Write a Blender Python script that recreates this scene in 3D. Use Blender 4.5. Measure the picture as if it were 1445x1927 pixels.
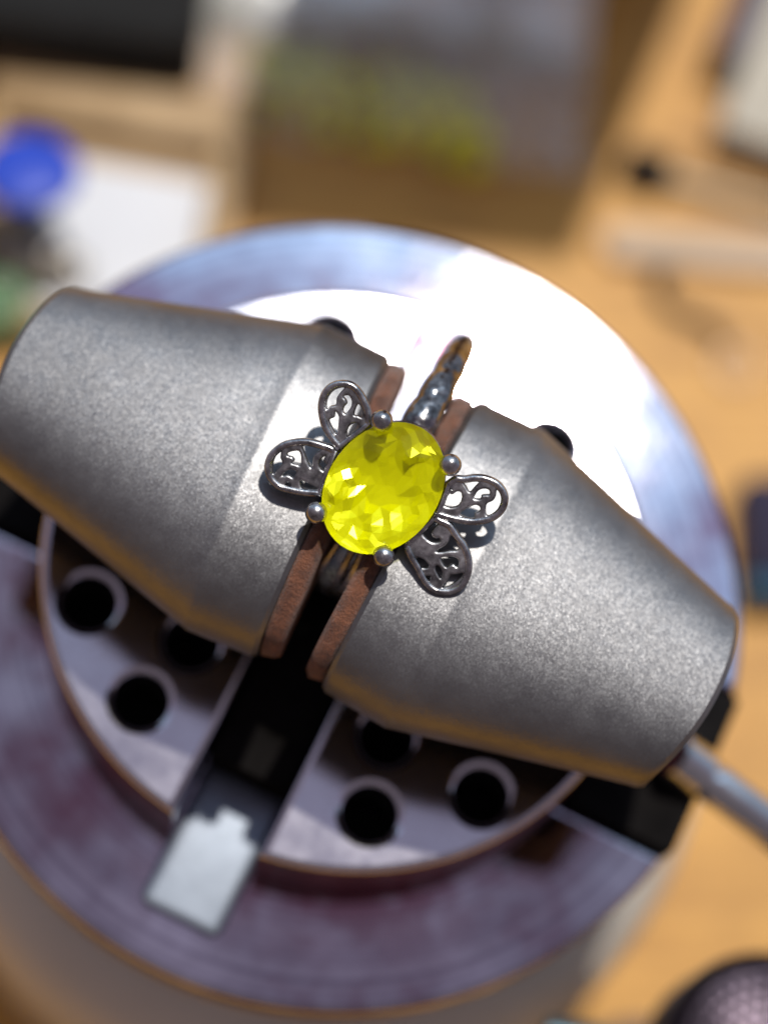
import bpy, bmesh, math, random
from mathutils import Vector, Matrix
from mathutils import noise as mnoise

random.seed(7)
for o in list(bpy.data.objects):
    bpy.data.objects.remove(o)
scene = bpy.context.scene
COL = scene.collection
S = 0.001                      # everything below is written in millimetres
GEM_Z = 100.0                  # height of the stone's girdle above the bench

# ------------------------------------------------------------------ camera
TILT = math.radians(18.0)
DIST = 170.0
PXMM = 27.0                    # photograph pixels per millimetre at the stone
W0, H0 = 1445.0, 1927.0
_s, _c = math.sin(TILT), math.cos(TILT)
_w = Vector((0.31 * _s, 0.9507 * _s, _c)).normalized()
_rx = (Vector((1, 0, 0)) - _w * _w.x).normalized()
_ry = _w.cross(_rx)
CAM_R = Vector((_rx.x, _ry.x, _w.x))
CAM_U = Vector((_rx.y, _ry.y, _w.y))
CAM_B = Vector((_rx.z, _ry.z, _w.z))
TARGET = Vector((0, 0, GEM_Z))
CAM_P = TARGET + CAM_B * DIST


def ray(px, py):
    x = (px - W0 / 2) / PXMM
    y = -(py - H0 / 2) / PXMM
    return (CAM_R * x + CAM_U * y - CAM_B * DIST).normalized()


def at(px, py, z):
    """point of the place at height z (mm) seen at that spot of the photograph"""
    d = ray(px, py)
    return CAM_P + d * ((z - CAM_P.z) / d.z)


cam_d = bpy.data.cameras.new('camera')
cam = bpy.data.objects.new('camera', cam_d)
COL.objects.link(cam)
cam.matrix_world = Matrix((
    (CAM_R.x, CAM_U.x, CAM_B.x, CAM_P.x * S),
    (CAM_R.y, CAM_U.y, CAM_B.y, CAM_P.y * S),
    (CAM_R.z, CAM_U.z, CAM_B.z, CAM_P.z * S),
    (0, 0, 0, 1)))
cam_d.sensor_fit = 'VERTICAL'
cam_d.sensor_height = 24.0
cam_d.lens = 24.0 * DIST / (H0 / PXMM)
cam_d.clip_start = 0.005
cam_d.clip_end = 20.0
cam_d.dof.use_dof = True
cam_d.dof.focus_distance = (DIST - 0.3) * S
APERTURE = 8.5                 # mm
cam_d.dof.aperture_fstop = cam_d.lens / APERTURE
scene.camera = cam

# ------------------------------------------------------------------ light
world = bpy.data.worlds.new('World')
scene.world = world
world.use_nodes = True
bg = world.node_tree.nodes['Background']
bg.inputs['Strength'].default_value = 1.0
# the room: dim and brownish behind the viewer, pale lavender overhead, cooler towards the window
_wn = world.node_tree
_far = Vector((-CAM_B.x, -CAM_B.y, 0)).normalized()
_tc = _wn.nodes.new('ShaderNodeTexCoord')
_dot = _wn.nodes.new('ShaderNodeVectorMath')
_dot.operation = 'DOT_PRODUCT'
_dot.inputs[1].default_value = _far
_wn.links.new(_tc.outputs['Generated'], _dot.inputs[0])
_mr = _wn.nodes.new('ShaderNodeMapRange')
_mr.inputs['From Min'].default_value = -1.0
_wn.links.new(_dot.outputs['Value'], _mr.inputs['Value'])
_rp = _wn.nodes.new('ShaderNodeValToRGB')
_el = _rp.color_ramp.elements
while len(_el) < 5:
    _el.new(0.5)
for _e, (_p, _c3) in zip(_el, ((0.08, (0.13, 0.105, 0.115)), (0.47, (0.19, 0.165, 0.20)), (0.57, (0.24, 0.215, 0.30)), (0.72, (0.32, 0.42, 0.55)), (1.0, (0.30, 0.34, 0.44)))):
    _e.position = _p
    _e.color = (*_c3, 1)
_wn.links.new(_mr.outputs[0], _rp.inputs['Fac'])
_wn.links.new(_rp.outputs['Color'], bg.inputs['Color'])


def img_dir(ix, iy, elev):
    """unit vector: horizontal heading seen as (ix right, iy up) in the picture, raised by elev degrees"""
    h = CAM_R * ix + CAM_U * iy
    h.z = 0
    h.normalize()
    e = math.radians(elev)
    return h * math.cos(e) + Vector((0, 0, math.sin(e)))


def lamp(name, direction, dist, power, color, shape, sx, sy=None):
    d = bpy.data.lights.new(name, 'AREA')
    d.shape = shape
    d.size = sx
    if sy:
        d.size_y = sy
    d.energy = power
    d.color = color
    o = bpy.data.objects.new(name, d)
    COL.objects.link(o)
    o.location = TARGET * S + direction * dist
    o.rotation_euler = direction.to_track_quat('Z', 'Y').to_euler()
    return o


SUN_DIST = 1.6
_v = ray(1010, 650)
SUN_DIR = Vector((_v.x, _v.y, -_v.z))      # sun stands where the flat disc mirrors it towards the viewer
lamp('sunbeam_lamp', SUN_DIR, SUN_DIST, 3.3 * math.pi * SUN_DIST ** 2, (1.0, 0.95, 0.87), 'DISK', 0.03)
lamp('window_lamp', img_dir(0.31, 0.95, 57), 1.0, 1.7, (0.44, 0.68, 1.0), 'RECTANGLE', 1.0, 0.62)

scene.view_settings.view_transform = 'Standard'
scene.view_settings.look = 'None'
scene.view_settings.exposure = 0.0
scene.view_settings.gamma = 1.0
scene.view_settings.use_curve_mapping = False
scene.cycles.use_denoising = True
scene.cycles.max_bounces = 14
scene.cycles.transmission_bounces = 12
scene.cycles.glossy_bounces = 6
scene.cycles.sample_clamp_indirect = 6.0
scene.cycles.caustics_reflective = False
scene.cycles.caustics_refractive = False


# ------------------------------------------------------------------ helpers
def link(name, mesh, material, parent=None):
    o = bpy.data.objects.new(name, mesh)
    COL.objects.link(o)
    if material:
        mesh.materials.clear()
        mesh.materials.append(material)
    if parent:
        o.parent = parent
    return o


def smooth(me, angle=35):
    for p in me.polygons:
        p.use_smooth = True
    me.set_sharp_from_angle(angle=math.radians(angle))


def from_bm(name, bm, material, parent=None, angle=35, flat=False, scale=True):
    me = bpy.data.meshes.new(name)
    bmesh.ops.recalc_face_normals(bm, faces=bm.faces)
    if scale:
        bmesh.ops.scale(bm, vec=(S, S, S), verts=bm.verts)
    bm.to_mesh(me)
    bm.free()
    if not flat:
        smooth(me, angle)
    return link(name, me, material, parent)


def empty(name, loc, rot=None):
    o = bpy.data.objects.new(name, None)
    COL.objects.link(o)
    o.empty_display_size = 0.01
    o.location = Vector(loc) * S
    if rot is not None:
        o.rotation_euler = rot
    return o


def tag(o, label, cat, group=None):
    o['label'] = label
    o['category'] = cat
    if group:
        o['group'] = group
    return o


def catmull(pts, n=6, closed=True):
    out = []
    N = len(pts)
    rng = range(N) if closed else range(N - 1)
    for i in rng:
        if closed:
            p0, p1, p2, p3 = pts[(i - 1) % N], pts[i], pts[(i + 1) % N], pts[(i + 2) % N]
        else:
            p0, p1, p2, p3 = pts[max(i - 1, 0)], pts[i], pts[i + 1], pts[min(i + 2, N - 1)]
        p0, p1, p2, p3 = Vector(p0), Vector(p1), Vector(p2), Vector(p3)
        for k in range(n):
            t = k / n
            out.append(0.5 * ((2 * p1) + (p2 - p0) * t + (2 * p0 - 5 * p1 + 4 * p2 - p3) * t * t + (3 * p1 - p0 - 3 * p2 + p3) * t ** 3))
    if not closed:
        out.append(Vector(pts[-1]))
    return out


def slab(name, loops, z0, z1, bevel, material, parent=None, bres=2, angle=40):
    """flat outline with holes given real thickness and rounded edges; loops in mm"""
    cu = bpy.data.curves.new(name, 'CURVE')
    cu.dimensions = '2D'
    cu.fill_mode = 'BOTH'
    for lp in loops:
        sp = cu.splines.new('POLY')
        sp.points.add(len(lp) - 1)
        for q, p in zip(sp.points, lp):
            q.co = (p[0], p[1], 0, 1)
        sp.use_cyclic_u = True
    cu.extrude = max((z1 - z0) / 2 - bevel, 0.0001)
    cu.bevel_depth = bevel
    cu.bevel_resolution = bres
    cu.offset = -bevel
    to = bpy.data.objects.new('tmp', cu)
    COL.objects.link(to)
    dg = bpy.context.evaluated_depsgraph_get()
    me = bpy.data.meshes.new_from_object(to.evaluated_get(dg))
    bpy.data.objects.remove(to)
    bpy.data.curves.remove(cu)
    me.name = name
    bm = bmesh.new()
    bm.from_mesh(me)
    bpy.data.meshes.remove(me)
    bmesh.ops.remove_doubles(bm, verts=bm.verts, dist=0.0005)
    bmesh.ops.translate(bm, vec=(0, 0, (z0 + z1) / 2), verts=bm.verts)
    bm.normal_update()
    for e in bm.edges:          # keep the flat faces flat up to their rounded edge
        nz = [abs(f.normal.z) > 0.9995 for f in e.link_faces]
        e.smooth = not (len(nz) == 2 and nz[0] != nz[1]) and e.calc_face_angle(0) < math.radians(angle)
    bmesh.ops.recalc_face_normals(bm, faces=bm.faces)
    bmesh.ops.scale(bm, vec=(S, S, S), verts=bm.verts)
    for f in bm.faces:
        f.smooth = True
    me = bpy.data.meshes.new(name)
    bm.to_mesh(me)
    bm.free()
    return link(name, me, material, parent)


def tube_bm(bm, pts, rad, seg=12, closed=False, flat=1.0, up=None):
    """swept tube with a radius per point; flat squeezes it along 'up'"""
    pts = [Vector(p) for p in pts]
    n = len(pts)
    if not hasattr(rad, '__len__'):
        rad = [rad] * n
    rings = []
    ref = Vector(up) if up is not None else Vector((0, 0, 1))
    for i in range(n):
        if closed:
            t = pts[(i + 1) % n] - pts[i - 1]
        else:
            t = pts[min(i + 1, n - 1)] - pts[max(i - 1, 0)]
        t.normalize()
        u = ref - t * ref.dot(t)
        if u.length < 1e-3:
            u = Vector((1, 0, 0)) - t * t.x
        u.normalize()
        if up is None:
            ref = u
        v = t.cross(u)
        r = rad[i]
        rings.append([bm.verts.new(pts[i] + v * (r * math.cos(2 * math.pi * k / seg)) + u * (r * flat * math.sin(2 * math.pi * k / seg))) for k in range(seg)])
    m = n if closed else n - 1
    for i in range(m):
        a, b = rings[i], rings[(i + 1) % n]
        for k in range(seg):
            bm.faces.new((a[k], a[(k + 1) % seg], b[(k + 1) % seg], b[k]))
    if not closed:
        bm.faces.new(rings[0])
        bm.faces.new(list(reversed(rings[-1])))


def tube(name, pts, rad, material, parent=None, **kw):
    bm = bmesh.new()
    tube_bm(bm, pts, rad, **kw)
    return from_bm(name, bm, material, parent, 50)


def lathe(name, prof, material, parent=None, seg=64, sx=1.0, sy=1.0, angle=35, cap=True):
    bm = bmesh.new()
    rings = []
    for r, z in prof:
        if r < 1e-6:
            rings.append([bm.verts.new((0, 0, z))])
        else:
            rings.append([bm.verts.new((sx * r * math.cos(2 * math.pi * k / seg), sy * r * math.sin(2 * math.pi * k / seg), z)) for k in range(seg)])
    for a, b in zip(rings[:-1], rings[1:]):
        if len(a) == 1 and len(b) == 1:
            continue
        for k in range(seg):
            k2 = (k + 1) % seg
            if len(a) == 1:
                bm.faces.new((a[0], b[k], b[k2]))
            elif len(b) == 1:
                bm.faces.new((a[k], b[0], a[k2]))
            else:
                bm.faces.new((a[k], b[k], b[k2], a[k2]))
    if cap:
        if len(rings[0]) > 1:
            bm.faces.new(rings[0])
        if len(rings[-1]) > 1:
            bm.faces.new(rings[-1])
    return from_bm(name, bm, material, parent, angle)


def rbox(name, sx, sy, sz, bev, material, parent=None, z0=0.0, jitter=0.0):
    bm = bmesh.new()
    bmesh.ops.create_cube(bm, size=1.0)
    bmesh.ops.scale(bm, vec=(sx, sy, sz), verts=bm.verts)
    if jitter:
        for v in bm.verts:
            v.co += Vector((random.uniform(-jitter, jitter), random.uniform(-jitter, jitter), 0))
    bmesh.ops.bevel(bm, geom=bm.edges[:], offset=bev, segments=3, profile=0.5, affect='EDGES')
    bmesh.ops.translate(bm, vec=(0, 0, z0 + sz / 2), verts=bm.verts)
    return from_bm(name, bm, material, parent, 40)


# ------------------------------------------------------------------ materials
def mat(name):
    m = bpy.data.materials.new(name)
    m.use_nodes = True
    nt = m.node_tree
    b = nt.nodes['Principled BSDF']
    return m, nt, b


def N(nt, t, **kw):
    n = nt.nodes.new(t)
    for k, v in kw.items():
        if k in n.inputs:
            n.inputs[k].default_value = v
        else:
            setattr(n, k, v)
    return n


def coords(nt, scale=(1, 1, 1)):
    tc = N(nt, 'ShaderNodeTexCoord')
    mp = N(nt, 'ShaderNodeMapping')
    mp.inputs['Scale'].default_value = scale
    nt.links.new(tc.outputs['Object'], mp.inputs['Vector'])
    return mp.outputs['Vector']


def noise_tex(nt, vec, scale, detail=4, rough=0.55):
    n = N(nt, 'ShaderNodeTexNoise')
    n.inputs['Scale'].default_value = scale
    n.inputs['Detail'].default_value = detail
    n.inputs['Roughness'].default_value = rough
    nt.links.new(vec, n.inputs['Vector'])
    return n.outputs['Fac']


def ramp(nt, fac, stops):
    r = N(nt, 'ShaderNodeValToRGB')
    el = r.color_ramp.elements
    while len(el) < len(stops):
        el.new(0.5)
    for e, (p, c) in zip(el, stops):
        e.position = p
        e.color = (c[0], c[1], c[2], 1) if hasattr(c, '__len__') else (c, c, c, 1)
    nt.links.new(fac, r.inputs['Fac'])
    return r.outputs['Color']


def bump(nt, b, height, strength, dist=0.0001, prev=None):
    n = N(nt, 'ShaderNodeBump')
    n.inputs['Strength'].default_value = strength
    n.inputs['Distance'].default_value = dist
    nt.links.new(height, n.inputs['Height'])
    if prev:
        nt.links.new(prev, n.inputs['Normal'])
    nt.links.new(n.outputs['Normal'], b.inputs['Normal'])
    return n.outputs['Normal']


def simple(name, color, rough=0.5, metal=0.0, var=0.0, vscale=300, bstr=0.0, bscale=2000, **kw):
    m, nt, b = mat(name)
    b.inputs['Base Color'].default_value = (*color, 1)
    b.inputs['Roughness'].default_value = rough
    b.inputs['Metallic'].default_value = metal
    vec = coords(nt)
    if var:
        f = noise_tex(nt, vec, vscale)
        lo = tuple(max(c * (1 - var), 0) for c in color)
        hi = tuple(min(c * (1 + var), 1) for c in color)
        nt.links.new(ramp(nt, f, [(0.3, lo), (0.7, hi)]), b.inputs['Base Color'])
    if bstr:
        bump(nt, b, noise_tex(nt, vec, bscale, 3), bstr)
    for k, v in kw.items():
        b.inputs[k].default_value = v
    return m


# bead-blasted grey metal of the jaws: tiny pits that glint
def make_blasted():
    m, nt, b = mat('blasted_grey_metal')
    vec = coords(nt)
    b.inputs['Metallic'].default_value = 0.92
    f = noise_tex(nt, vec, 120, 5)
    nt.links.new(ramp(nt, f, [(0.3, (0.19, 0.187, 0.19)), (0.7, (0.26, 0.256, 0.26))]), b.inputs['Base Color'])
    f2 = noise_tex(nt, vec, 700, 3)
    nt.links.new(ramp(nt, f2, [(0.3, 0.40), (0.7, 0.50)]), b.inputs['Roughness'])
    geo = N(nt, 'ShaderNodeNewGeometry')
    acc = geo.outputs['Normal']
    for sc, k in ((8000, 0.11), (15000, 0.09)):      # tiny blasted facets, each leaning its own way
        v = N(nt, 'ShaderNodeTexVoronoi')
        v.inputs['Scale'].default_value = sc
        nt.links.new(vec, v.inputs['Vector'])
        sub = N(nt, 'ShaderNodeVectorMath', operation='SUBTRACT')
        nt.links.new(v.outputs['Color'], sub.inputs[0])
        sub.inputs[1].default_value = (0.5, 0.5, 0.5)
        mul = N(nt, 'ShaderNodeVectorMath', operation='SCALE')
        mul.inputs['Scale'].default_value = k
        nt.links.new(sub.outputs[0], mul.inputs[0])
        add = N(nt, 'ShaderNodeVectorMath', operation='ADD')
        nt.links.new(acc, add.inputs[0])
        nt.links.new(mul.outputs[0], add.inputs[1])
        acc = add.outputs[0]
    nrm = N(nt, 'ShaderNodeVectorMath', operation='NORMALIZE')
    nt.links.new(acc, nrm.inputs[0])
    nt.links.new(nrm.outputs[0], b.inputs['Normal'])
    return m


def make_polished(name, c0, c1, r0, r1, reflect_tint=None, turned=False):
    m, nt, b = mat(name)
    vec = coords(nt)
    b.inputs['Metallic'].default_value = 1.0
    f = noise_tex(nt, vec, 60, 6, 0.62)
    stops = [(0.30, c0), (0.68, c1)] if not reflect_tint else [(0.35, reflect_tint), (0.46, c0), (0.66, c1)]  # optional plum patches: reddish reflections painted into the base colour
    col = ramp(nt, f, stops)
    f2 = noise_tex(nt, vec, 260, 5, 0.7)
    rough = ramp(nt, f2, [(0.3, r0), (0.75, r1)])
    if turned:                     # fine turning marks: rings round the spindle
        sep = N(nt, 'ShaderNodeSeparateXYZ')
        nt.links.new(vec, sep.inputs[0])
        cmb = N(nt, 'ShaderNodeCombineXYZ')
        nt.links.new(sep.outputs['X'], cmb.inputs['X'])
        nt.links.new(sep.outputs['Y'], cmb.inputs['Y'])
        ln = N(nt, 'ShaderNodeVectorMath', operation='LENGTH')
        nt.links.new(cmb.outputs[0], ln.inputs[0])
        n1 = N(nt, 'ShaderNodeTexNoise', noise_dimensions='1D')
        n1.inputs['Scale'].default_value = 1400
        n1.inputs['Detail'].default_value = 5
        nt.links.new(ln.outputs['Value'], n1.inputs['W'])
        mx = N(nt, 'ShaderNodeMix', data_type='RGBA', blend_type='MULTIPLY')
        mx.inputs[0].default_value = 1.0
        nt.links.new(col, mx.inputs[6])
        nt.links.new(ramp(nt, n1.outputs['Fac'], [(0.32, (0.70, 0.68, 0.72)), (0.62, (1.0, 1.0, 1.0))]), mx.inputs[7])
        col = mx.outputs[2]
        mr = N(nt, 'ShaderNodeMapRange')          # plum halo round the plate: dark reflections painted into the colour
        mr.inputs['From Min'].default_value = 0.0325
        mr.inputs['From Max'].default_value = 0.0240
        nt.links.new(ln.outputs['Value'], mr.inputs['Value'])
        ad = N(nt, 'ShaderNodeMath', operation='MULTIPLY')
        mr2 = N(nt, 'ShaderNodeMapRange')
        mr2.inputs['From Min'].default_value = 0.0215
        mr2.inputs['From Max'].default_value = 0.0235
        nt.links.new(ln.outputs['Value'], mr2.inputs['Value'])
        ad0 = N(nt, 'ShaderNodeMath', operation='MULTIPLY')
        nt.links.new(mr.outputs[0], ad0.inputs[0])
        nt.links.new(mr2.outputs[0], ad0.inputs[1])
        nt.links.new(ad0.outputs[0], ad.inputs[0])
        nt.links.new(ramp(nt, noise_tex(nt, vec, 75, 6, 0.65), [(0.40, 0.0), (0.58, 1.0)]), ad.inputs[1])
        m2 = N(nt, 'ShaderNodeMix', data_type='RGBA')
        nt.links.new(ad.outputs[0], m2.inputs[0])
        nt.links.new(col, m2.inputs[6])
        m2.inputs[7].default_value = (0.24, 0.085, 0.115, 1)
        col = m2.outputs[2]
    nt.links.new(col, b.inputs['Base Color'])
    nt.links.new(rough, b.inputs['Roughness'])
    n1 = bump(nt, b, noise_tex(nt, vec, 300, 3), 0.03, 0.0001)
    v = N(nt, 'ShaderNodeTexVoronoi')
    v.inputs['Scale'].default_value = 900
    nt.links.new(vec, v.inputs['Vector'])
    bump(nt, b, v.outputs['Distance'], 0.015, 0.00012, n1)
    return m


def make_silver(name, c0, c1, c2, r0=0.16, r1=0.34, eng=0.0):
    m, nt, b = mat(name)
    vec = coords(nt)
    b.inputs['Metallic'].default_value = 1.0
    f = noise_tex(nt, vec, 900, 6, 0.7)
    nt.links.new(ramp(nt, f, [(0.32, c0), (0.5, c1), (0.66, c2)]), b.inputs['Base Color'])
    f2 = noise_tex(nt, vec, 2500, 4)
    nt.links.new(ramp(nt, f2, [(0.3, r0), (0.75, r1)]), b.inputs['Roughness'])
    n1 = bump(nt, b, noise_tex(nt, vec, 3500, 3), 0.25, 0.00006)
    if eng:
        bump(nt, b, noise_tex(nt, vec, 750, 1), eng, 0.0007, n1)
    return m


def make_leather():
    m, nt, b = mat('brown_suede')
    vec = coords(nt)
    f = noise_tex(nt, vec, 900, 5, 0.7)
    nt.links.new(ramp(nt, f, [(0.3, (0.070, 0.021, 0.009)), (0.7, (0.28, 0.095, 0.038))]), b.inputs['Base Color'])
    b.inputs['Roughness'].default_value = 0.95
    b.inputs['Sheen Weight'].default_value = 0.3
    bump(nt, b, noise_tex(nt, vec, 4500, 4, 0.7), 0.9, 0.0004)
    return m


def make_wood(name, dark, light, vec_scale):
    m, nt, b = mat(name)
    vec = coords(nt, vec_scale)
    f = noise_tex(nt, vec, 60, 6, 0.6)
    vec2 = coords(nt)
    f2 = noise_tex(nt, vec2, 45, 5, 0.6)
    mx = N(nt, 'ShaderNodeMix', data_type='RGBA', blend_type='MULTIPLY')
    mx.inputs[0].default_value = 0.8
    nt.links.new(ramp(nt, f, [(0.3, dark), (0.7, light)]), mx.inputs[6])
    nt.links.new(ramp(nt, f2, [(0.3, (0.60, 0.55, 0.50)), (0.5, (0.92, 0.90, 0.88)), (0.7, (1.0, 1.0, 1.0))]), mx.inputs[7])
    nt.links.new(mx.outputs[2], b.inputs['Base Color'])
    b.inputs['Roughness'].default_value = 0.55
    bump(nt, b, f, 0.3, 0.0002)
    return m


def make_gem_crown():
    m, nt, b = mat('yellow_gem_crown')
    nt.nodes.remove(b)
    out = nt.nodes['Material Output']
    g = N(nt, 'ShaderNodeBsdfGlass')
    g.inputs['Color'].default_value = (1.0, 1.0, 0.85, 1)
    g.inputs['IOR'].default_value = 1.6
    g.inputs['Roughness'].default_value = 0.0
    t = N(nt, 'ShaderNodeBsdfTransparent')
    t.inputs['Color'].default_value = (1.0, 1.0, 0.85, 1)
    a = N(nt, 'ShaderNodeMixShader')
    a.inputs[0].default_value = 0.80
    nt.links.new(g.outputs[0], a.inputs[1])
    nt.links.new(t.outputs[0], a.inputs[2])
    nt.links.new(a.outputs[0], out.inputs['Surface'])
    return m


def make_gem_pavilion():
    m, nt, b = mat('yellow_gem_pavilion')
    nt.nodes.remove(b)
    out = nt.nodes['Material Output']
    gl = N(nt, 'ShaderNodeBsdfGlossy')
    gl.inputs['Color'].default_value = (1.0, 1.0, 0.08, 1)
    gl.inputs['Roughness'].default_value = 0.15
    d = N(nt, 'ShaderNodeBsdfDiffuse')
    vec = coords(nt)
    f = noise_tex(nt, vec, 5000, 4, 0.7)
    nt.links.new(ramp(nt, f, [(0.3, (0.96, 0.955, 0.0)), (0.7, (1.0, 1.0, 0.0))]), d.inputs['Color'])
    t = N(nt, 'ShaderNodeBsdfTranslucent')
    t.inputs['Color'].default_value = (0.96, 0.93, 0.0, 1)
    a1 = N(nt, 'ShaderNodeMixShader')
    a1.inputs[0].default_value = 0.05
    nt.links.new(d.outputs[0], a1.inputs[1])
    nt.links.new(t.outputs[0], a1.inputs[2])
    a2 = N(nt, 'ShaderNodeMixShader')
    a2.inputs[0].default_value = 0.26
    nt.links.new(a1.outputs[0], a2.inputs[1])
    nt.links.new(gl.outputs[0], a2.inputs[2])
    nt.links.new(a2.outputs[0], out.inputs['Surface'])
    return m


def make_film():
    m, nt, b = mat('clear_plastic_film')
    nt.nodes.remove(b)
    out = nt.nodes['Material Output']
    tr = N(nt, 'ShaderNodeBsdfTransparent')
    gl = N(nt, 'ShaderNodeBsdfGlossy')
    gl.inputs['Roughness'].default_value = 0.25
    gl.inputs['Color'].default_value = (0.8, 0.8, 0.8, 1)
    df = N(nt, 'ShaderNodeBsdfDiffuse')
    df.inputs['Color'].default_value = (1.0, 0.99, 0.93, 1)
    vec = coords(nt)
    f = noise_tex(nt, vec, 110, 4)
    a = N(nt, 'ShaderNodeMixShader')
    a.inputs[0].default_value = 0.15
    nt.links.new(df.outputs[0], a.inputs[1])
    nt.links.new(gl.outputs[0], a.inputs[2])
    c = N(nt, 'ShaderNodeMixShader')
    sep = N(nt, 'ShaderNodeSeparateXYZ')      # frosted panel on the upper half of the bag
    nt.links.new(vec, sep.inputs[0])
    mr = N(nt, 'ShaderNodeMapRange')
    mr.inputs['From Min'].default_value = -0.004
    mr.inputs['From Max'].default_value = 0.004
    mr.inputs['To Min'].default_value = 0.0
    mr.inputs['To Max'].default_value = 0.95
    nt.links.new(sep.outputs['Y'], mr.inputs['Value'])
    ad = N(nt, 'ShaderNodeMath', operation='ADD')
    nt.links.new(ramp(nt, f, [(0.35, 0.06), (0.7, 0.4)]), ad.inputs[0])
    nt.links.new(mr.outputs[0], ad.inputs[1])
    nt.links.new(ad.outputs[0], c.inputs[0])
    nt.links.new(tr.outputs[0], c.inputs[1])
    nt.links.new(a.outputs[0], c.inputs[2])
    nt.links.new(c.outputs[0], out.inputs['Surface'])
    return m


M_BLAST = make_blasted()
M_PLATE = make_polished('satin_plate_metal', (0.58, 0.55, 0.62), (0.80, 0.78, 0.84), 0.09, 0.15)
M_BAR = make_polished('brushed_bar_metal', (0.13, 0.15, 0.18), (0.24, 0.27, 0.32), 0.34, 0.50)
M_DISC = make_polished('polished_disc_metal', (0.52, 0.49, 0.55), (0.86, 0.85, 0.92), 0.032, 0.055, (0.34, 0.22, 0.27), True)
M_CHROME = make_polished('chrome_rod_metal', (0.62, 0.64, 0.66), (0.72, 0.74, 0.76), 0.14, 0.24)
M_BLACK = simple('blackened_steel', (0.010, 0.009, 0.009), 1.0, 0.0, 0.3, 400, **{'Specular IOR Level': 0.05})
M_RIM_REFL = simple('rim_reflection_maroon', (0.13, 0.030, 0.038), 0.3, 0.5, 0.5, 200)  # maroon that paints dark reflections onto the plate walls
M_HOLE = simple('shaded_hole_wall', (0.006, 0.006, 0.006), 0.8)  # near-black: the shade inside the holes put into the colour
M_SILVER = make_silver('oxidised_silver', (0.05, 0.045, 0.048), (0.30, 0.295, 0.30), (0.62, 0.61, 0.61))
M_BRIGHT = make_silver('rubbed_silver', (0.14, 0.13, 0.13), (0.42, 0.41, 0.41), (0.72, 0.71, 0.70))
M_PETAL = make_silver('petal_silver', (0.11, 0.105, 0.11), (0.36, 0.355, 0.36), (0.70, 0.69, 0.69), 0.26, 0.46)
M_SHANK = make_silver('engraved_silver', (0.06, 0.055, 0.058), (0.22, 0.21, 0.21), (0.58, 0.56, 0.55), 0.14, 0.30, 0.35)
M_WIRE = make_silver('bright_silver', (0.40, 0.38, 0.37), (0.66, 0.64, 0.62), (0.86, 0.84, 0.82))
M_LEATHER = make_leather()
M_GEM = make_gem_crown()
M_PAV = make_gem_pavilion()
M_WHITE = simple('cream_enamel', (0.66, 0.65, 0.60), 0.45, 0, 0.08, 40, 0.1, 300)
M_BENCH = make_wood('bench_wood', (0.50, 0.235, 0.036), (0.76, 0.40, 0.078), (1.0, 7.0, 1.0))
M_FILM = make_film()

# ------------------------------------------------------------------ bench
bm = bmesh.new()
bmesh.ops.create_cube(bm, size=1.0)
bmesh.ops.scale(bm, vec=(1400, 1000, 30), verts=bm.verts)
bmesh.ops.translate(bm, vec=(0, 200, -15), verts=bm.verts)
bench = from_bm('workbench_top', bm, M_BENCH, None, 40)
bench['kind'] = 'structure'

# ------------------------------------------------------------------ vise
zJ, zP, zD = GEM_Z - 9, GEM_Z - 22.5, GEM_Z - 31.0
axis_v = at(1335, 1290, zJ) - at(65, 670, zJ)
AZ = math.atan2(axis_v.y, axis_v.x)
cP = at(655, 1072, zP)
cD = at(638, 1138, zD)
cJ = at(693, 975, zJ)
VC = (cP * 2 + cD + cJ) / 4
vise = empty('ball_vise', (VC.x, VC.y, 0), (0, 0, AZ))
tag(vise, 'round metal ball vise with two grey tapered jaws and a drilled two-piece plate', 'vise')

# stand: white dome under the turntable
base = lathe('base', [(0, 0.05), (37.5, 0.05), (38.6, 1.0), (38.6, 30), (38.0, 34), (35.5, 38.5), (30, 42.5), (24, 45.0), (20, 46.5), (0, 46.5)], M_WHITE, vise, 96)
base['label'] = 'cream white round stand of the vise'
lathe('neck', [(0, 46), (22, 46), (24, 49), (27, 52), (31.5, 55.5), (32.2, 56.2), (32.2, 60.8), (0, 60.8)], M_BLACK, vise, 96)

# turntable: two segments left and right of the straight screw channel
RD, CH = 33.5, 7.5
for sgn in (1, -1):
    a0 = math.asin(CH / RD)
    pts = []
    for k in range(73):
        a = a0 + (math.pi - 2 * a0) * k / 72
        pts.append((RD * math.cos(a), sgn * RD * math.sin(a)))
    slab('turntable_segment', [pts], 60.2, zD, 0.6, M_DISC, vise, 3)
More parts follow.
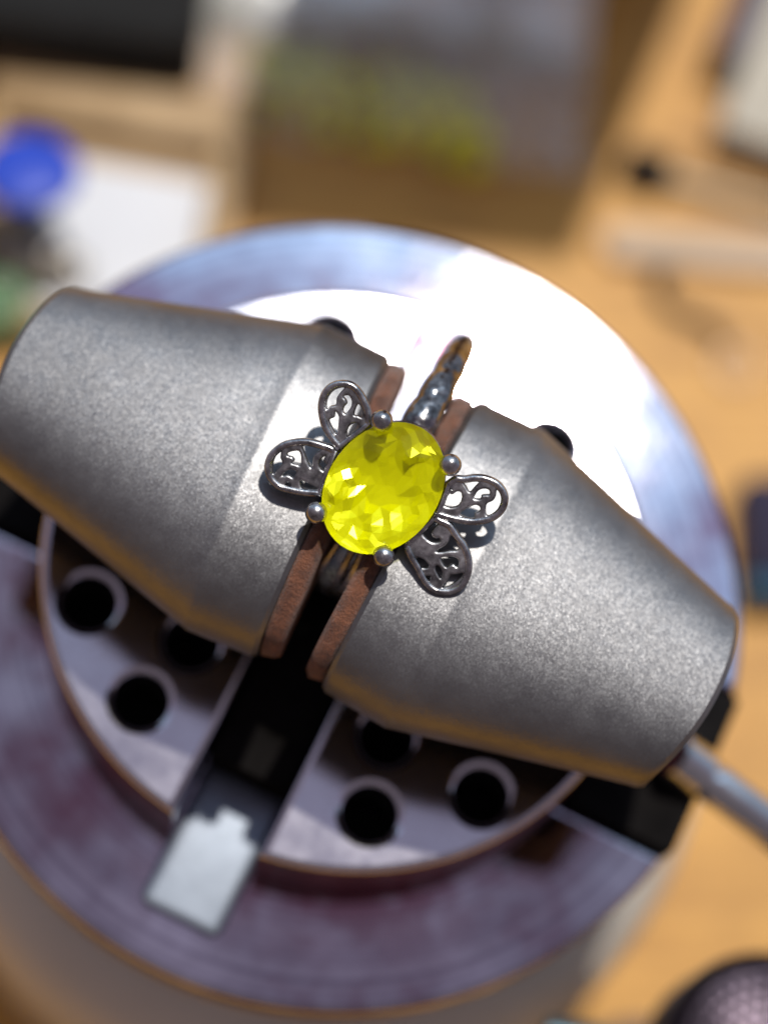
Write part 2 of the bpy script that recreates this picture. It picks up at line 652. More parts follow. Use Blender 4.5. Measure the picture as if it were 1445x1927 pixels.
# drilled plate in two halves
RP = 23.5
holes = [(9.8, 16.6), (16.9, 11.5), (8.4, 10.7), (14.3, 6.1)]
HR = 2.1
for sgn in (1, -1):
    x0 = 2.9
    a0 = math.acos(x0 / RP)
    pts = [(sgn * (RP * math.cos(a) + 0.7), RP * math.sin(a)) for a in [-a0 + 2 * a0 * k / 72 for k in range(73)]]
    loops = [pts]
    for hx, hy in holes:
        for sy in (1, -1):
            loops.append([(sgn * (hx) + HR * math.cos(2 * math.pi * k / 32), sy * hy + HR * math.sin(2 * math.pi * k / 32)) for k in range(32)])
    plate = slab('drilled_plate', loops, zD + 0.05, zP, 0.6, M_PLATE, vise, 3)
    plate.data.materials.append(M_RIM_REFL)
    for f in plate.data.polygons:      # rim walls: dark red reflections painted into the colour
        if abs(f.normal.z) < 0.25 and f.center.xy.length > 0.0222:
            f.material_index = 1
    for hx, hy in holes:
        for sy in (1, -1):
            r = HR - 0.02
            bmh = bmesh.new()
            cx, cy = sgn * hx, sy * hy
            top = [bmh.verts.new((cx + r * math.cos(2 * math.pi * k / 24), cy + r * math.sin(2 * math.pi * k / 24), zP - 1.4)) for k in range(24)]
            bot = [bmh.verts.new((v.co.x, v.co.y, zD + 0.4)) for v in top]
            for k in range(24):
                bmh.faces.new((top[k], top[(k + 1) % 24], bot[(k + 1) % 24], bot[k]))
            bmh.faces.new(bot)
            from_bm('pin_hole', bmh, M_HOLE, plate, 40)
# guide bar lying in the slot between the plate halves
bm = bmesh.new()
bmesh.ops.create_cube(bm, size=1.0)
bmesh.ops.scale(bm, vec=(7.0, 37.0, 2.2), verts=bm.verts)
bmesh.ops.bevel(bm, geom=bm.edges[:], offset=0.95, segments=4, profile=0.5, affect='EDGES')
for v in bm.verts:                 # the bar runs out into the disc as a shallow ramp
    if v.co.y < -17 and v.co.z > -1.0:
        v.co.z = -1.1 + (v.co.z + 1.1) * 0.25
bmesh.ops.translate(bm, vec=(0, -10.8, zD + 1.12), verts=bm.verts)
from_bm('guide_bar', bm, M_BAR, vise)
bm = bmesh.new()
bmesh.ops.create_cube(bm, size=1.0)
bmesh.ops.scale(bm, vec=(6.9, 25.0, 4.6), verts=bm.verts)
bmesh.ops.bevel(bm, geom=bm.edges[:], offset=0.5, segments=2, profile=0.5, affect='EDGES')
bmesh.ops.translate(bm, vec=(0, -5.2, zD + 4.6), verts=bm.verts)
from_bm('slide_block', bm, M_BLACK, vise)
# screw housing block in the channel
for sgn in (1, -1):
    bm = bmesh.new()
    bmesh.ops.create_cube(bm, size=1.0)
    bmesh.ops.scale(bm, vec=(9.5, 2 * CH - 0.6, 9.0), verts=bm.verts)
    bmesh.ops.bevel(bm, geom=bm.edges[:], offset=0.5, segments=2, profile=0.5, affect='EDGES')
    bmesh.ops.translate(bm, vec=(sgn * 28.3, 0, 60.8 + 4.52), verts=bm.verts)
    from_bm('screw_block', bm, M_BLACK, vise)


# the jaws
def lerp(x, xs, ys):
    if x <= xs[0]:
        return ys[0]
    for i in range(len(xs) - 1):
        if x <= xs[i + 1]:
            t = (x - xs[i]) / (xs[i + 1] - xs[i])
            return ys[i] + (ys[i + 1] - ys[i]) * t
    return ys[-1]


ZB = GEM_Z - 11.2
XS = [0.0, 0.35, 5.5, 5.7, 5.9, 24.2, 24.9, 25.3]
WS = [12.1, 12.4, 12.6, 12.6, 12.52, 7.7, 7.55, 7.2]
HS = [8.2, 8.5, 8.65, 8.65, 8.6, 6.0, 5.9, 5.6]
ST = [0, 0.15, 0.35, 1.2, 2.4, 3.6, 4.6, 5.5, 5.7, 5.9, 7, 9, 11, 13, 15, 17, 19, 21, 22.8, 24.2, 24.6, 24.9, 25.15, 25.3]
NT = 44


def section(w, h, zb, n=NT, e=0.76):
    out = []
    for k in range(n + 1):
        t = -math.pi / 2 + math.pi * k / n
        sy = math.copysign(abs(math.sin(t)) ** e, math.sin(t))
        cz = abs(math.cos(t)) ** e
        out.append((w * sy, zb + 1.2 + (h - 1.2) * cz))
    return [(-w * 0.985, zb)] + out + [(w * 0.985, zb)]


def jaw(name, sgn, x_in, splay):
    bm = bmesh.new()
    rings = []
    for s in ST:
        w, h = lerp(s, XS, WS), lerp(s, XS, HS)
        ring = []
        for (y, z) in section(w, h, ZB):
            bulge = (s / 24.7) ** 2 * (math.sqrt(max(27.5 ** 2 - y * y, 0)) - 27.5) * 1.35
            ring.append(bm.verts.new((sgn * (x_in + s + bulge), y, z)))
        rings.append(ring)
    for a, b in zip(rings[:-1], rings[1:]):
        for k in range(len(a) - 1):
            bm.faces.new((a[k], a[k + 1], b[k + 1], b[k]))
        bm.faces.new((a[-1], a[0], b[0], b[-1]))
    bm.faces.new(rings[0])
    bm.faces.new(rings[-1])
    o = from_bm(name, bm, M_BLAST, vise, 28)
    o.rotation_euler.z = splay
    # leather facing on the inner face
    bm = bmesh.new()
    sec = section(12.0, 7.8, ZB + 0.4)
    ra = []
    rnd = random.Random(3 + sgn)
    for i, (dx, sh) in enumerate([(0.02, 0.97), (0.25, 1.0), (1.2, 1.0), (1.6, 0.97)]):
        r = []
        for (y, z) in sec:
            j = mnoise.noise(Vector((y * 0.7, z * 0.7, i * 3.1 + sgn))) * 0.34
            r.append(bm.verts.new((sgn * (x_in - dx), y * sh + j * 0.6, (z - ZB) * sh + ZB + j)))
        ra.append(r)
    for a, b in zip(ra[:-1], ra[1:]):
        for k in range(len(a) - 1):
            bm.faces.new((a[k], a[k + 1], b[k + 1], b[k]))
        bm.faces.new((a[-1], a[0], b[0], b[-1]))
    bm.faces.new(ra[0])
    bm.faces.new(ra[-1])
    pad = from_bm('leather_pad', bm, M_LEATHER, o, 60)
    pad['label'] = 'brown suede facing glued to the inner face'
    # narrower carriage that carries the jaw on the plate
    bm = bmesh.new()
    lo = []
    for s in (1.2, 6, 22.0):
        w = lerp(s, XS, WS) * 0.62
        lo.append([(sgn * (x_in + s), -w), (sgn * (x_in + s), w)])
    lv = [[bm.verts.new((p[0], p[1], zz)) for pr in (lo[0][0], lo[1][0], lo[2][0], lo[2][1], lo[1][1], lo[0][1]) for p in (pr,)] for zz in (zP + 0.02, ZB + 0.02)]
    for k in range(6):
        bm.faces.new((lv[0][k], lv[0][(k + 1) % 6], lv[1][(k + 1) % 6], lv[1][k]))
    bm.faces.new(lv[0])
    bm.faces.new(lv[1])
    from_bm('carriage', bm, M_BLACK, o)
    return o


jaw('jaw', -1, 3.1, math.radians(2.2))
jaw('jaw', 1, 3.1, math.radians(-2.2))

# chrome drive key pushed into the screw on the right
k0, k1 = at(1278, 1425, zD + 3.0), at(1560, 1640, zD - 7)
key = empty('drive_key', (k0.x, k0.y, 0))
tag(key, 'straight chrome rod stuck into the end of the vise screw', 'rod')
kk0, kk1 = k0 - Vector((k0.x, k0.y, 0)), k1 - Vector((k0.x, k0.y, 0))
dk = (kk1 - kk0).normalized()
tube('rod', [kk0 + dk * 1.5, kk0 + dk * 3.4, kk0 + dk * 3.8, kk1, kk1 + dk * 25], [1.3, 1.3, 1.75, 1.75, 1.75], M_CHROME, key, seg=24)
tube('collar', [kk0 - dk * 1.2, kk0 - dk * 0.9, kk0 + dk * 2.3, kk0 + dk * 2.6], [1.7, 2.1, 2.1, 1.7], M_CHROME, key, seg=24)

# ------------------------------------------------------------------ ring
LEAN = math.radians(8.0)
side = (CAM_R * 0.47 + CAM_U * 0.883).normalized()
RZ = (CAM_B * math.cos(LEAN) - side * math.sin(LEAN)).normalized()
RY = (CAM_R * 0.598 + CAM_U * 0.801)
RY = (RY - RZ * RY.dot(RZ)).normalized()
RX = RY.cross(RZ)
d0 = ray(721, 919)
GEMC = CAM_P + d0 * (DIST / -d0.dot(CAM_B)) + Vector((0, 0, 0))
ring = bpy.data.objects.new('gemstone_ring', None)
COL.objects.link(ring)
ring.empty_display_size = 0.01
ring.matrix_world = Matrix(((RX.x, RY.x, RZ.x, GEMC.x * S), (RX.y, RY.y, RZ.y, GEMC.y * S), (RX.z, RY.z, RZ.z, GEMC.z * S), (0, 0, 0, 1)))
tag(ring, 'oxidised silver ring with oval neon yellow stone and four filigree petals', 'ring')


def onring(px, py, zl):
    d = ray(px, py)
    o = CAM_P - GEMC
    t = (zl - o.dot(RZ)) / d.dot(RZ)
    p = o + d * t
    return Vector((p.dot(RX), p.dot(RY), zl))


# the stone: oval brilliant, flat facets
GA, GB = 5.02, 3.88


def oval(n, f, z, off=0.0, ex=0.0):
    return [(GB * f * math.cos(2 * math.pi * (k + off) / n), GA * f * math.sin(2 * math.pi * (k + off) / n), z) for k in range(n)]


bm = bmesh.new()
grnd = random.Random(5)
_h = ((CAM_P - GEMC).normalized() + SUN_DIR.normalized()).normalized()
HL = Vector((_h.dot(RX), _h.dot(RY), _h.dot(RZ)))      # facets that lean this way throw the sun back
FLASH = []  # spots where pavilion facets are bent to flash sun at the viewer
for _px, _py, _r in ((640, 905, 0.95), (668, 925, 0.55), (716, 985, 0.5), (742, 978, 0.45), (622, 985, 0.35), (700, 1015, 0.35), (790, 850, 0.4)):
    q = onring(_px, _py, -0.9)
    FLASH.append((q.x, q.y, _r))
for p in oval(8, 0.58, 1.42) + oval(8, 0.79, 0.98, 0.5) + oval(16, 0.92, 0.47, 0.5) + oval(48, 1.0, 0.08) + oval(48, 1.0, -0.12):
    bm.verts.new(p)
bmesh.ops.convex_hull(bm, input=bm.verts[:])
low = [f for f in bm.faces if all(v.co.z < -0.11 for v in f.verts)]
bmesh.ops.delete(bm, geom=low, context='FACES')
bmesh.ops.dissolve_limit(bm, angle_limit=math.radians(0.6), verts=bm.verts[:], edges=bm.edges[:])
gem = from_bm('gemstone', bm, M_GEM, ring, flat=True)
bm = bmesh.new()
rings = []
spec = [(48, 1.0, -0.12), (30, 0.91, -0.55), (28, 0.81, -1.0), (26, 0.70, -1.42), (22, 0.58, -1.82), (18, 0.46, -2.18), (12, 0.32, -2.54), (8, 0.16, -2.84)]
prev = None
for ri, (n, f, z) in enumerate(spec):
    cur = []
    for x, y, zz in oval(n, f, -0.12 + (z + 0.12) * 0.64, 0.5 * (ri % 2)):
        k = 0.0 if ri == 0 else (0.12 if (abs(y) < 1.6 and x < 1.2) else 1.0)
        jz = grnd.uniform(-.24, .24) * k * (0.62 if y > 1.0 else 1.0)
        zn = zz + jz
        for qx, qy, qr in FLASH:
            if ri and math.hypot(x - qx, y - qy) < qr + 0.25:
                e0 = math.hypot(qx / GB, qy / GA)
                zq = -0.12 - (1 - e0) * 2.0
                zn = zq - (HL.x * (x - qx) + HL.y * (y - qy)) / HL.z + jz * 0.10
        cur.append(bm.verts.new((x + grnd.uniform(-.12, .12) * k, y + grnd.uniform(-.12, .12) * k, zn)))
    if prev is not None:        # zip the two rings with triangles by angle
        a, b2 = prev, cur
        ia = ib = 0
        na, nb = len(a), len(b2)
        oa, ob = 0.5 * ((ri - 1) % 2), 0.5 * (ri % 2)
        while ia < na or ib < nb:
            ta, tb = (ia + 1 + oa) / na, (ib + 1 + ob) / nb
            if ib >= nb or (ia < na and ta <= tb):
                bm.faces.new((a[ia % na], a[(ia + 1) % na], b2[ib % nb]))
                ia += 1
            else:
                bm.faces.new((a[ia % na], b2[(ib + 1) % nb], b2[ib % nb]))
                ib += 1
    prev = cur
tip = bm.verts.new((0, 0, -1.95))
for k in range(len(prev)):
    bm.faces.new((prev[k], prev[(k + 1) % len(prev)], tip))
from_bm('pavilion', bm, M_PAV, gem, flat=True)
gem['label'] = 'oval faceted neon yellow stone'

# prongs with ball tips
PR = [(718, 792), (847, 875), (595, 965), (722, 1047)]
for px, py in PR:
    p = onring(px, py, 0.55)
    bm = bmesh.new()
    inw = Vector((p.x, p.y, 0)) * -1
    inw.normalize()
    pts = [p, p + Vector((0, 0, -0.7)) + inw * 0.08, p + Vector((0, 0, -1.8)) + inw * 0.55, p + Vector((0, 0, -3.0)) + inw * 1.35, p + Vector((0, 0, -4.0)) + inw * 2.0]
    tube_bm(bm, catmull(pts, 5, False), 0.42, seg=14)
    pr = from_bm('prong', bm, M_SILVER, ring, 60)
    bm = bmesh.new()
    bmesh.ops.create_uvsphere(bm, u_segments=28, v_segments=18, radius=0.79)
    bmesh.ops.scale(bm, vec=(1.0, 1.0, 0.92), verts=bm.verts)
    bmesh.ops.translate(bm, vec=p, verts=bm.verts)
    from_bm('ball_tip', bm, M_BRIGHT, pr, 80)


# basket under the stone: two oval wires and a seat
def oval_wire(name, f, z, r, par=ring):
    bm = bmesh.new()
    tube_bm(bm, [(GB * f * math.cos(2 * math.pi * k / 64), GA * f * math.sin(2 * math.pi * k / 64), z) for k in range(64)], r, seg=10, closed=True, up=(0, 0, 1))
    return from_bm(name, bm, M_SILVER, par, 60)


oval_wire('seat_wire', 0.93, -1.45, 0.32)
oval_wire('gallery_wire', 0.62, -3.3, 0.5)
oval_wire('gallery_wire', 0.80, -2.0, 0.36)

# petals traced as plates with cut-outs; coordinates are of two enlarged views
ZA = (480, 690, 5.558)
ZB_ = (720, 860, 5.558)
PETALS = [
    (ZA, [(905, 930), (840, 850), (790, 790), (740, 720), (690, 620), (662, 500), (660, 380), (690, 280), (750, 200), (830, 155), (920, 143), (1010, 160), (1090, 220), (1150, 310), (1190, 400), (1215, 490), (1225, 600), (1240, 700), (1180, 800), (1060, 880), (980, 960)],
     [[(930, 222), (850, 238), (790, 285), (752, 360), (750, 442), (790, 412), (843, 395), (852, 330), (888, 272)],
      [(925, 312), (975, 305), (1005, 350), (1005, 410), (975, 460), (945, 490), (922, 470), (930, 425), (962, 385), (950, 345)],
      [(840, 472), (872, 520), (868, 600), (852, 702), (815, 650), (778, 572), (790, 548), (828, 530), (834, 500)],
      [(1075, 395), (1035, 500), (1075, 512), (1122, 528), (1112, 450)],
      [(1045, 590), (985, 625), (960, 690), (975, 750), (1015, 815), (1080, 790), (1115, 715), (1082, 690), (1080, 620)]]),
    (ZA, [(905, 925), (820, 835), (700, 790), (560, 755), (430, 755), (300, 785), (200, 850), (130, 930), (97, 1030), (105, 1120), (150, 1210), (240, 1290), (380, 1330), (520, 1355), (700, 1362), (830, 1330), (960, 1150), (960, 1000)],
     [[(268, 882), (210, 950), (182, 1040), (192, 1118), (225, 1090), (262, 1040), (284, 1010), (262, 950)],
      [(440, 882), (352, 900), (342, 930), (392, 945), (412, 985), (382, 1008), (430, 1020), (472, 1030), (480, 970), (470, 910)],
      [(380, 1080), (330, 1092), (290, 1140), (330, 1132), (372, 1145), (392, 1160), (430, 1105)],
      [(345, 1212), (318, 1230), (325, 1252), (350, 1262), (368, 1240)],
      [(480, 1192), (490, 1268), (560, 1275), (645, 1278), (560, 1230)],
      [(500, 837), (520, 910), (560, 1015), (590, 1055), (604, 960), (640, 900), (690, 862), (600, 832)],
      [(735, 935), (690, 970), (672, 1030), (700, 1080), (760, 1100), (810, 1090), (845, 1020), (870, 955), (835, 948), (822, 1000), (780, 1035), (730, 1012), (714, 975)]]),
    (ZB_, [(600, 300), (680, 245), (760, 195), (850, 200), (960, 185), (1080, 195), (1200, 245), (1280, 330), (1312, 430), (1290, 540), (1220, 630), (1110, 690), (960, 715), (820, 700), (720, 680), (620, 650), (500, 610), (430, 520), (480, 380)],
     [[(570, 420), (620, 340), (676, 328), (692, 380), (730, 392), (780, 362), (820, 380), (820, 450), (780, 510), (700, 525), (630, 500), (575, 470)],
      [(850, 272), (875, 254), (1000, 260), (962, 310), (910, 365), (880, 320)],
      [(960, 412), (1000, 355), (1060, 335), (1110, 350), (1114, 392), (1070, 395), (1032, 402), (1018, 438), (960, 436)],
      [(1192, 350), (1225, 368), (1235, 440), (1210, 530), (1150, 598), (1088, 608), (1080, 540), (1092, 490), (1150, 460), (1182, 410)],
      [(810, 600), (870, 550), (960, 506), (1010, 522), (1014, 560), (962, 590), (950, 638), (880, 635)]]),
    (ZB_, [(500, 590), (620, 640), (720, 690), (790, 790), (870, 900), (920, 1020), (935, 1130), (920, 1240), (870, 1350), (790, 1420), (680, 1450), (560, 1440), (470, 1390), (390, 1290), (330, 1170), (270, 1070), (220, 960), (200, 840), (330, 700)],
     [[(400, 740), (490, 630), (560, 660), (578, 698), (540, 735), (508, 780), (515, 830), (560, 856), (590, 850), (592, 885), (520, 892), (460, 855), (415, 800)],
      [(710, 825), (750, 870), (788, 968), (700, 980), (600, 994), (562, 984), (650, 932), (690, 882)],
      [(610, 1060), (690, 1050), (760, 1056), (790, 1090), (780, 1150), (740, 1122), (700, 1130), (660, 1150)],
      [(830, 1220), (780, 1230), (712, 1240), (682, 1290), (622, 1365), (700, 1345), (780, 1290), (820, 1252)],
      [(360, 1060), (420, 1070), (475, 1130), (460, 1158), (400, 1152), (380, 1110)],
      [(560, 1142), (590, 1150), (620, 1210), (608, 1268), (580, 1230), (556, 1180)],
      [(435, 1262), (490, 1250), (485, 1292), (455, 1292)]]),
]
ZPET = -0.55
for (ox, oy, sc), outer, cut in PETALS:
    def cv(p):
        q = onring(ox + p[0] / sc, oy + p[1] / sc, ZPET)
        return (q.x, q.y)
    def clear(vs, f):            # keep the plate outside the stone's flank
        out = []
        for v in vs:
            if math.hypot(v.x / GB, v.y / GA) > f and (not out or (v - out[-1]).length > 0.04):
                out.append(v)
        return [(v.x, v.y) for v in out]
    out2 = clear(catmull([Vector(cv(p)) for p in outer], 5), 1.0)
    loops = [out2]
    for c in cut:
        lp = clear(catmull([Vector(cv(p)) for p in c], 4), 1.06)
        if len(lp) > 8:
            loops.append(lp)
    pet = slab('petal', loops, ZPET - 0.75, ZPET, 0.17, M_PETAL, ring, 3, 60)
    # raised rounded border running round the petal
    n = len(out2)
    cen = sum((Vector(p) for p in out2), Vector((0, 0))) / n
    inner = []
    for i in range(n):
        t = Vector(out2[(i + 1) % n]) - Vector(out2[i - 1])
        nn = Vector((-t.y, t.x)).normalized()
        if nn.dot(cen - Vector(out2[i])) < 0:
            nn = -nn
        q = Vector(out2[i]) + nn * 0.25
        inner.append((q.x, q.y, ZPET - 0.12))
    bm = bmesh.new()
    tube_bm(bm, inner, 0.27, seg=10, closed=True, up=(0, 0, 1), flat=1.0)
    from_bm('petal_border', bm, M_BRIGHT, pet, 70)

# hoop: far shoulder lobed, near shoulder split into wires
HDIR = math.radians(7.5)
hx, hy = math.sin(HDIR), math.cos(HDIR)          # direction of the hoop within the stone's plane
HD = Vector((-hx, hy, 0))
HW = Vector((hy, hx, 0))
HRAD, HCZ = 10.35, -14.7


def hoop(phi, lat=0.0, dr=0.0):
    a = math.radians(phi)
    return HD * ((HRAD + dr) * math.sin(a)) + Vector((0, 0, HCZ + (HRAD + dr) * math.cos(a))) + HW * lat


bm = bmesh.new()
pts, rad = [], []
for k in range(0, 141):
    phi = 8 + k * (262 - 8) / 140
    r = 1.02
    if phi < 88:
        r = 1.44 - 0.0042 * phi
        r *= 0.87 + (0.18 - 0.0016 * phi) * abs(math.sin(math.radians((phi - 22) * 180 / 15.0))) ** 0.7
    pts.append(hoop(phi))
    rad.append(r)
tube_bm(bm, pts, rad, seg=20, up=HW)
shank = from_bm('shank', bm, M_SHANK, ring, 50)
for lat, amp in ((1, 1.15), (-1, 1.15), (1, 0.28)):
    q, rr = [], []
    for i in range(26):
        t = i / 25
        q.append(hoop(-18 - 80 * t, lat * amp * math.sin(math.pi * min(1, 0.15 + t * 0.85)) ** 0.8, 0.7 * (1 - t)))
        rr.append(0.40 if amp > 1 else 0.26)
    bm = bmesh.new()
    tube_bm(bm, q, rr, seg=10)
    from_bm('split_wire', bm, M_WIRE, shank, 60)


# ------------------------------------------------------------------ clutter on the bench (all out of focus)
def place(name, px, py, label, cat, group=None, ang=None, z=0.0):
    """empty on the bench under that spot of the photograph; ang = heading as degrees in the picture"""
    p = at(px, py, z)
    r = 0.0
    if ang is not None:
        q = at(px + 100 * math.cos(math.radians(ang)), py - 100 * math.sin(math.radians(ang)), z)
        r = math.atan2(q.y - p.y, q.x - p.x)
    o = empty(name, (p.x, p.y, z), (0, 0, r))
    tag(o, label, cat, group)
    return o


# black case, upper left
c = place('tool_case', 60, -20, 'black hard case lying behind the wooden tray', 'case', ang=-6)
M_CASE = simple('black_case_plastic', (0.010, 0.010, 0.010), 0.95, 0, 0.3, 200)
rbox('body', 42, 24, 9, 2.0, M_CASE, c, 0.02)
rbox('lid', 42.4, 24.4, 5, 2.0, M_CASE, c, 9.2)

# pale wooden tray with a white card
tr = place('wooden_tray', 190, 420, 'shallow pale wooden tray beside the blue wheel', 'tray', ang=-10)
M_TRAY = make_wood('pale_tray_wood', (0.40, 0.25, 0.10), (0.56, 0.38, 0.19), (8.0, 1.0, 1.0))
rbox('floor', 29, 29, 2.2, 0.5, M_TRAY, tr, 0.02)
for sx, sy, ox, oy in ((30.4, 6.4, 0, 13.0), (30.4, 2.2, 0, -14.6), (3.4, 23.2, 13.5, -1.8), (2.2, 23.2, -14.1, -1.8)):
    w = rbox('side', sx, sy, 5.5, 0.5, M_TRAY, tr, 0.02)
    w.location = (ox * S, oy * S, 0)
cd = place('white_card', 215, 470, 'blank white card lying in the wooden tray', 'card', ang=-10, z=2.3)
rbox('sheet', 22, 20, 0.7, 0.2, simple('white_card_paper', (0.72, 0.73, 0.76), 0.7, 0, 0.04, 100), cd, 0.0)

# blue rubber wheel on a dark mandrel, standing up
bl = place('polishing_wheel', 62, 462, 'blue rubber wheel on a dark steel stem standing in tray', 'wheel', ang=0, z=2.3)
bl.rotation_euler = (math.radians(-16), 0, 0)
bl.location.z += 0.0006
M_BLUE = simple('blue_rubber', (0.018, 0.060, 0.50), 0.45, 0, 0.15, 300)
lathe('head', [(0, 11.0), (1.4, 11.0), (4.9, 11.5), (5.5, 12.0), (5.4, 12.8), (4.6, 13.4), (2.0, 13.8), (0, 13.9)], M_BLUE, bl, 40)
lathe('stem', [(0, 0.1), (1.9, 0.1), (1.9, 1.6), (1.1, 2.2), (1.1, 11.1), (0, 11.1)], M_BLACK, bl, 24)

# small metal findings at the left edge
M_PEWTER = make_polished('pewter_metal', (0.40, 0.37, 0.32), (0.58, 0.55, 0.50), 0.25, 0.45)
M_GREEN = simple('green_glass', (0.16, 0.27, 0.14), 0.15, 0, 0.2, 300)
bead_px = [(18, 455, 2.4, 'dull silver bead touching the dark stem of the wheel'), (92, 505, 3.0, 'largest dull silver bead, next to the jaw end'),
           (30, 520, 2.2, 'small dull silver bead above the green glass bead'), (140, 515, 1.7, 'tiny dull silver bead at the card edge')]
for px, py, r, lb in bead_px:
    o = place('metal_bead', px, py, lb, 'bead', 'loose silver beads by the wheel', 0, 3.1 if px > 110 else 2.3)
    lathe('shell', [(r * 0.25, r * 0.04)] + [(r * math.sin(a), r - r * math.cos(a)) for a in [math.pi * (0.1 + 0.8 * k / 12) for k in range(13)]] + [(r * 0.25, r * 1.96)], M_PEWTER, o, 28)
    tube('bore_ring', [(r * 0.3 * math.cos(2 * math.pi * k / 20), r * 0.3 * math.sin(2 * math.pi * k / 20), r * 1.95) for k in range(20)], r * 0.09, M_PEWTER, o, closed=True, up=(0, 0, 1), seg=8)
o = place('glass_bead', 0, 600, 'pale green glass bead half hidden behind the jaw end', 'bead', None, 0)
lathe('body', [(0.6, 0.05), (2.6, 0.5), (3.9, 2.0), (4.2, 3.4), (3.6, 5.2), (2.4, 6.4), (0.8, 6.9)], M_GREEN, o, 32)
lathe('bore', [(0.85, 6.6), (0.95, 7.0), (0.6, 7.05), (0.5, 6.0)], M_HOLE, o, 20)

# crumpled clear bag with yellow green stones in it
bag = place('plastic_bag', 735, 75, 'crumpled clear plastic bag holding yellow green stones', 'bag', ang=-8)
bm = bmesh.new()
NX, NY = 44, 30
BW, BH = 48.0, 30.0
grid = {}
for side_ in (1, -1):
    for i in range(NX + 1):
        for j in range(NY + 1):
            if side_ < 0 and (i in (0, NX) or j in (0, NY)):
                grid[(side_, i, j)] = grid[(1, i, j)]
                continue
            u, v = i / NX * 2 - 1, j / NY * 2 - 1
            puff = (1 - u ** 4) * (1 - v ** 4)
            cr = mnoise.noise(Vector((u * 3.2, v * 2.4, side_ * 4.0))) * 1.9 + abs(mnoise.noise(Vector((u * 7 + v * 4, v * 6, 9 + side_)))) * 1.5
            z = 0.35 + (puff * 8.2 + max(0, puff) * cr if side_ > 0 else 0.0)
            grid[(side_, i, j)] = bm.verts.new((u * BW / 2 + 0.5 * mnoise.noise(Vector((v * 4, 3, 1))), v * BH / 2 + 0.5 * mnoise.noise(Vector((u * 4, 7, 1))), max(z, 0.2 if side_ < 0 else 0.35)))
    for i in range(NX):
        for j in range(NY):
            try:
                bm.faces.new((grid[(side_, i, j)], grid[(side_, i + 1, j)], grid[(side_, i + 1, j + 1)], grid[(side_, i, j + 1)]))
            except ValueError:
                pass
from_bm('film', bm, M_FILM, bag, 60)
M_PERI = simple('yellow_green_stone', (0.90, 0.88, 0.03), 0.3, 0, 0.4, 500)
rnd = random.Random(11)
stones = []
for layer, (count, lo, hi, zb) in enumerate(((46, 1.4, 2.3, 0.5), (22, 1.2, 1.9, 3.2))):
    tries = got = 0
    while got < count and tries < 4000:
        tries += 1
        px, py = rnd.uniform(485, 900), rnd.uniform(100, 310)
        if abs(py - (146 + (px - 490) * 0.24)) > (66 if layer == 0 else 40):
            continue
        p = at(px, py, 2)
        p.z = zb
        r = rnd.uniform(lo, hi)
        if all((p - q).length > (r + q_r) * 0.80 for q, q_r in stones):
            stones.append((p, r))
            got += 1
for p, r in stones:
    bm = bmesh.new()
    for k in range(16):
        v = Vector((rnd.gauss(0, 1), rnd.gauss(0, 1), rnd.gauss(0, 1))).normalized()
        bm.verts.new((v.x * r, v.y * r, v.z * r * 0.75))
    bmesh.ops.convex_hull(bm, input=bm.verts[:])
    bmesh.ops.delete(bm, geom=[v for v in bm.verts if not v.link_faces], context='VERTS')
    lowz = min(v.co.z for v in bm.verts)
    bmesh.ops.translate(bm, vec=(0, 0, p.z - lowz), verts=bm.verts)
    st = from_bm('rough_stone', bm, M_PERI, None, flat=True)
    st.location = (p.x * S, p.y * S, 0)
    tag(st, 'rough yellow green stone lying inside the clear bag', 'stone', 'yellow green stones inside the bag')

# unseen tall carton, added to cast the shade over the bag
bxp = place('shade_carton', 1060, -260, 'unseen tall brown cardboard carton added to shade the clear bag', 'carton', ang=-6)
M_SHADE_CARTON = simple('shade_carton_card', (0.26, 0.16, 0.08), 0.85, 0, 0.15, 60)
rbox('body', 38, 14, 140, 0.8, M_SHADE_CARTON, bxp, 0.02)
fl = rbox('shade_carton_flap', 37.4, 13.4, 0.9, 0.3, M_SHADE_CARTON, bxp, 140.05)
rbox('tape', 5, 13.6, 0.25, 0.08, simple('shade_carton_tape', (0.40, 0.27, 0.13), 0.3), bxp, 140.97)  # tape on the added, unseen shade carton

# cream box with a dark purple edge
bx = place('cream_box', 1490, 160, 'cream box with a dark purple edge, by the black tipped probe', 'box', ang=-110)
M_CREAM = simple('cream_board', (0.50, 0.46, 0.38), 0.7, 0, 0.06, 60)
M_PURP = simple('purple_board', (0.035, 0.018, 0.055), 0.6, 0, 0.2, 100)
rbox('body', 24, 14, 6, 0.4, M_CREAM, bx, 0.02)
pe = rbox('spine', 15.0, 3.6, 6.6, 0.4, M_PURP, bx, 0.02)
pe.location = (-4.6 * S, -8.85 * S, 0)

# probe with a black tip
pb = place('black_tipped_probe', 1212, 330, 'thin dull steel probe with a black rubber tip', 'probe', ang=-16)
tube('shaft', [(2.0, 0, 1.15), (10, 0, 1.0), (30, 0, 1.0)], 0.9, simple('dull_steel', (0.35, 0.30, 0.22), 0.45, 0.5), pb, seg=16)
tube('tip', [(-3.2, 0, 2.3), (-2.8, 0, 2.3), (-2.0, 0, 2.3), (1.6, 0, 2.3), (2.6, 0, 2.3), (2.9, 0, 2.3)], [0.6, 1.6, 2.25, 2.25, 1.7, 1.0], M_CASE, pb, seg=18)

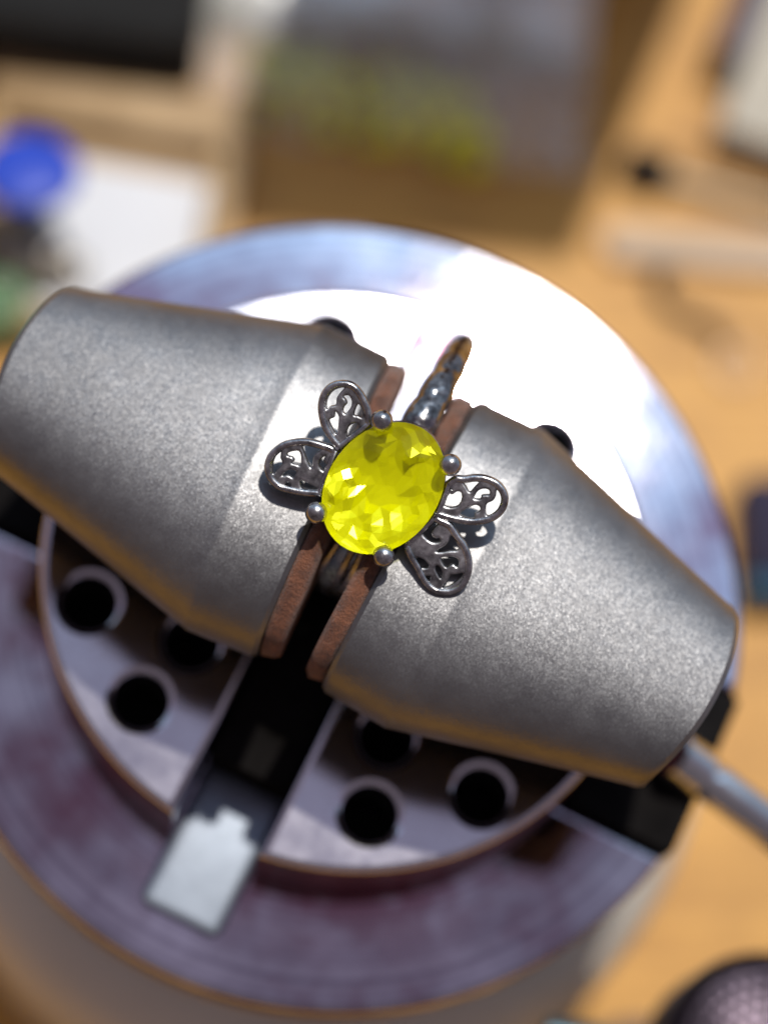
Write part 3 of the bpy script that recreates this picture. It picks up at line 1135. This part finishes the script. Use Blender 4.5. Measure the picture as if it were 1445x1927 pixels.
# flat wooden stick
stk = place('wooden_stick', 1330, 478, 'flat pale wooden stick with rounded ends, below the probe', 'stick', ang=-5)
ol = [(-10.5 + 2.3 * math.cos(a), 2.3 * math.sin(a)) for a in [math.pi / 2 + math.pi * k / 12 for k in range(13)]]
ol += [(22 + 2.3 * math.cos(a), 2.3 * math.sin(a)) for a in [-math.pi / 2 + math.pi * k / 12 for k in range(13)]]
s_ = slab('blade', [ol], 0.05, 1.6, 0.3, make_wood('pale_birch', (0.52, 0.38, 0.25), (0.62, 0.47, 0.33), (1, 9, 1)), stk)

# wire scrap and jump ring
ws = place('wire_scrap', 1290, 600, 'bent dark wire offcut between the stick and the jump ring', 'wire', ang=-40)
tube('wire', catmull([(-5, 0.5, 0.5), (-2.5, -0.6, 0.5), (0, 0.2, 0.6), (3, 1.0, 0.5), (5.5, 0.2, 0.5)], 6, False), 0.8, simple('dark_wire', (0.05, 0.028, 0.018), 0.5, 0.6), ws, seg=10)
tube('hook', catmull([(-5, 0.5, 0.5), (-6, 1.2, 0.6), (-5.6, 2.2, 0.5), (-4.6, 2.4, 0.5)], 5, False), 0.7, simple('dark_wire_end', (0.05, 0.028, 0.018), 0.5, 0.6), ws, seg=10)
jr = place('jump_ring', 1380, 690, 'small open tan metal jump ring lying on the bench', 'jump ring', ang=0)
tube('hoop', [(2.0 * math.cos(0.1 + 6.08 * k / 40), 2.0 * math.sin(0.1 + 6.08 * k / 40), 0.42) for k in range(41)], 0.4, simple('tan_metal', (0.55, 0.38, 0.25), 0.35, 0.7), jr, seg=10, up=(0, 0, 1))

# navy pouch on the right
nv = place('navy_pouch', 1455, 1015, 'dark navy pouch with a teal hem beside the turntable', 'pouch', ang=-88)
rbox('body', 12.5, 9, 5, 1.6, simple('navy_cloth', (0.022, 0.018, 0.045), 0.85, 0, 0.3, 300, 0.5, 1500), nv, 0.02, 0.3)
h_ = rbox('hem', 2.4, 9.3, 5.3, 0.8, simple('teal_cloth', (0.02, 0.09, 0.16), 0.8, 0, 0.2, 300), nv, 0.02)
h_.location.x = 7.0 * S

# knurled knob tool at the lower right
_kp, _kq = at(1450, 1995, 58), at(1350, 1979, 58)
kb = empty('knurled_tool', (_kp.x, _kp.y, 0), (0, 0, math.atan2(_kq.y - _kp.y, _kq.x - _kp.x)))
tag(kb, 'dark round studded tool head on a post, with a teal grey rod', 'tool')
M_KNURL = simple('violet_grey_steel', (0.05, 0.038, 0.05), 0.3, 0.9, 0.2, 400, 0.6, 1800)
lathe('post', [(0, 0.05), (8.0, 0.05), (8.4, 0.6), (8.4, 3.0), (4.0, 4.5), (4.0, 46.0), (0, 46.0)], M_KNURL, kb, 48)
lathe('head', [(0, 45.9), (8.0, 45.9), (9.0, 47), (9.2, 56), (8.9, 57.2), (8.2, 57.6), (7.6, 57.0), (7.3, 57.1), (4.0, 58.0), (0, 58.3)], M_KNURL, kb, 72)
for ring_i, (rr, n) in enumerate(((6.7, 38), (5.7, 32), (4.7, 26), (3.7, 20), (2.7, 14))):
    zt = lerp(rr, [0, 4.0, 7.3], [58.3, 58.0, 57.1])
    for k in range(n):
        bm = bmesh.new()
        bmesh.ops.create_icosphere(bm, subdivisions=2, radius=0.42)
        a = 2 * math.pi * (k + 0.5 * (ring_i % 2)) / n
        bmesh.ops.translate(bm, vec=(rr * math.cos(a), rr * math.sin(a), zt), verts=bm.verts)
        from_bm('stud', bm, M_KNURL, kb, 80)
tube('rod', [(9.0, 0, 51), (13, 0, 51), (18, 0, 51)], 1.5, simple('teal_grey_steel', (0.06, 0.11, 0.14), 0.4, 0.6), kb, seg=20)
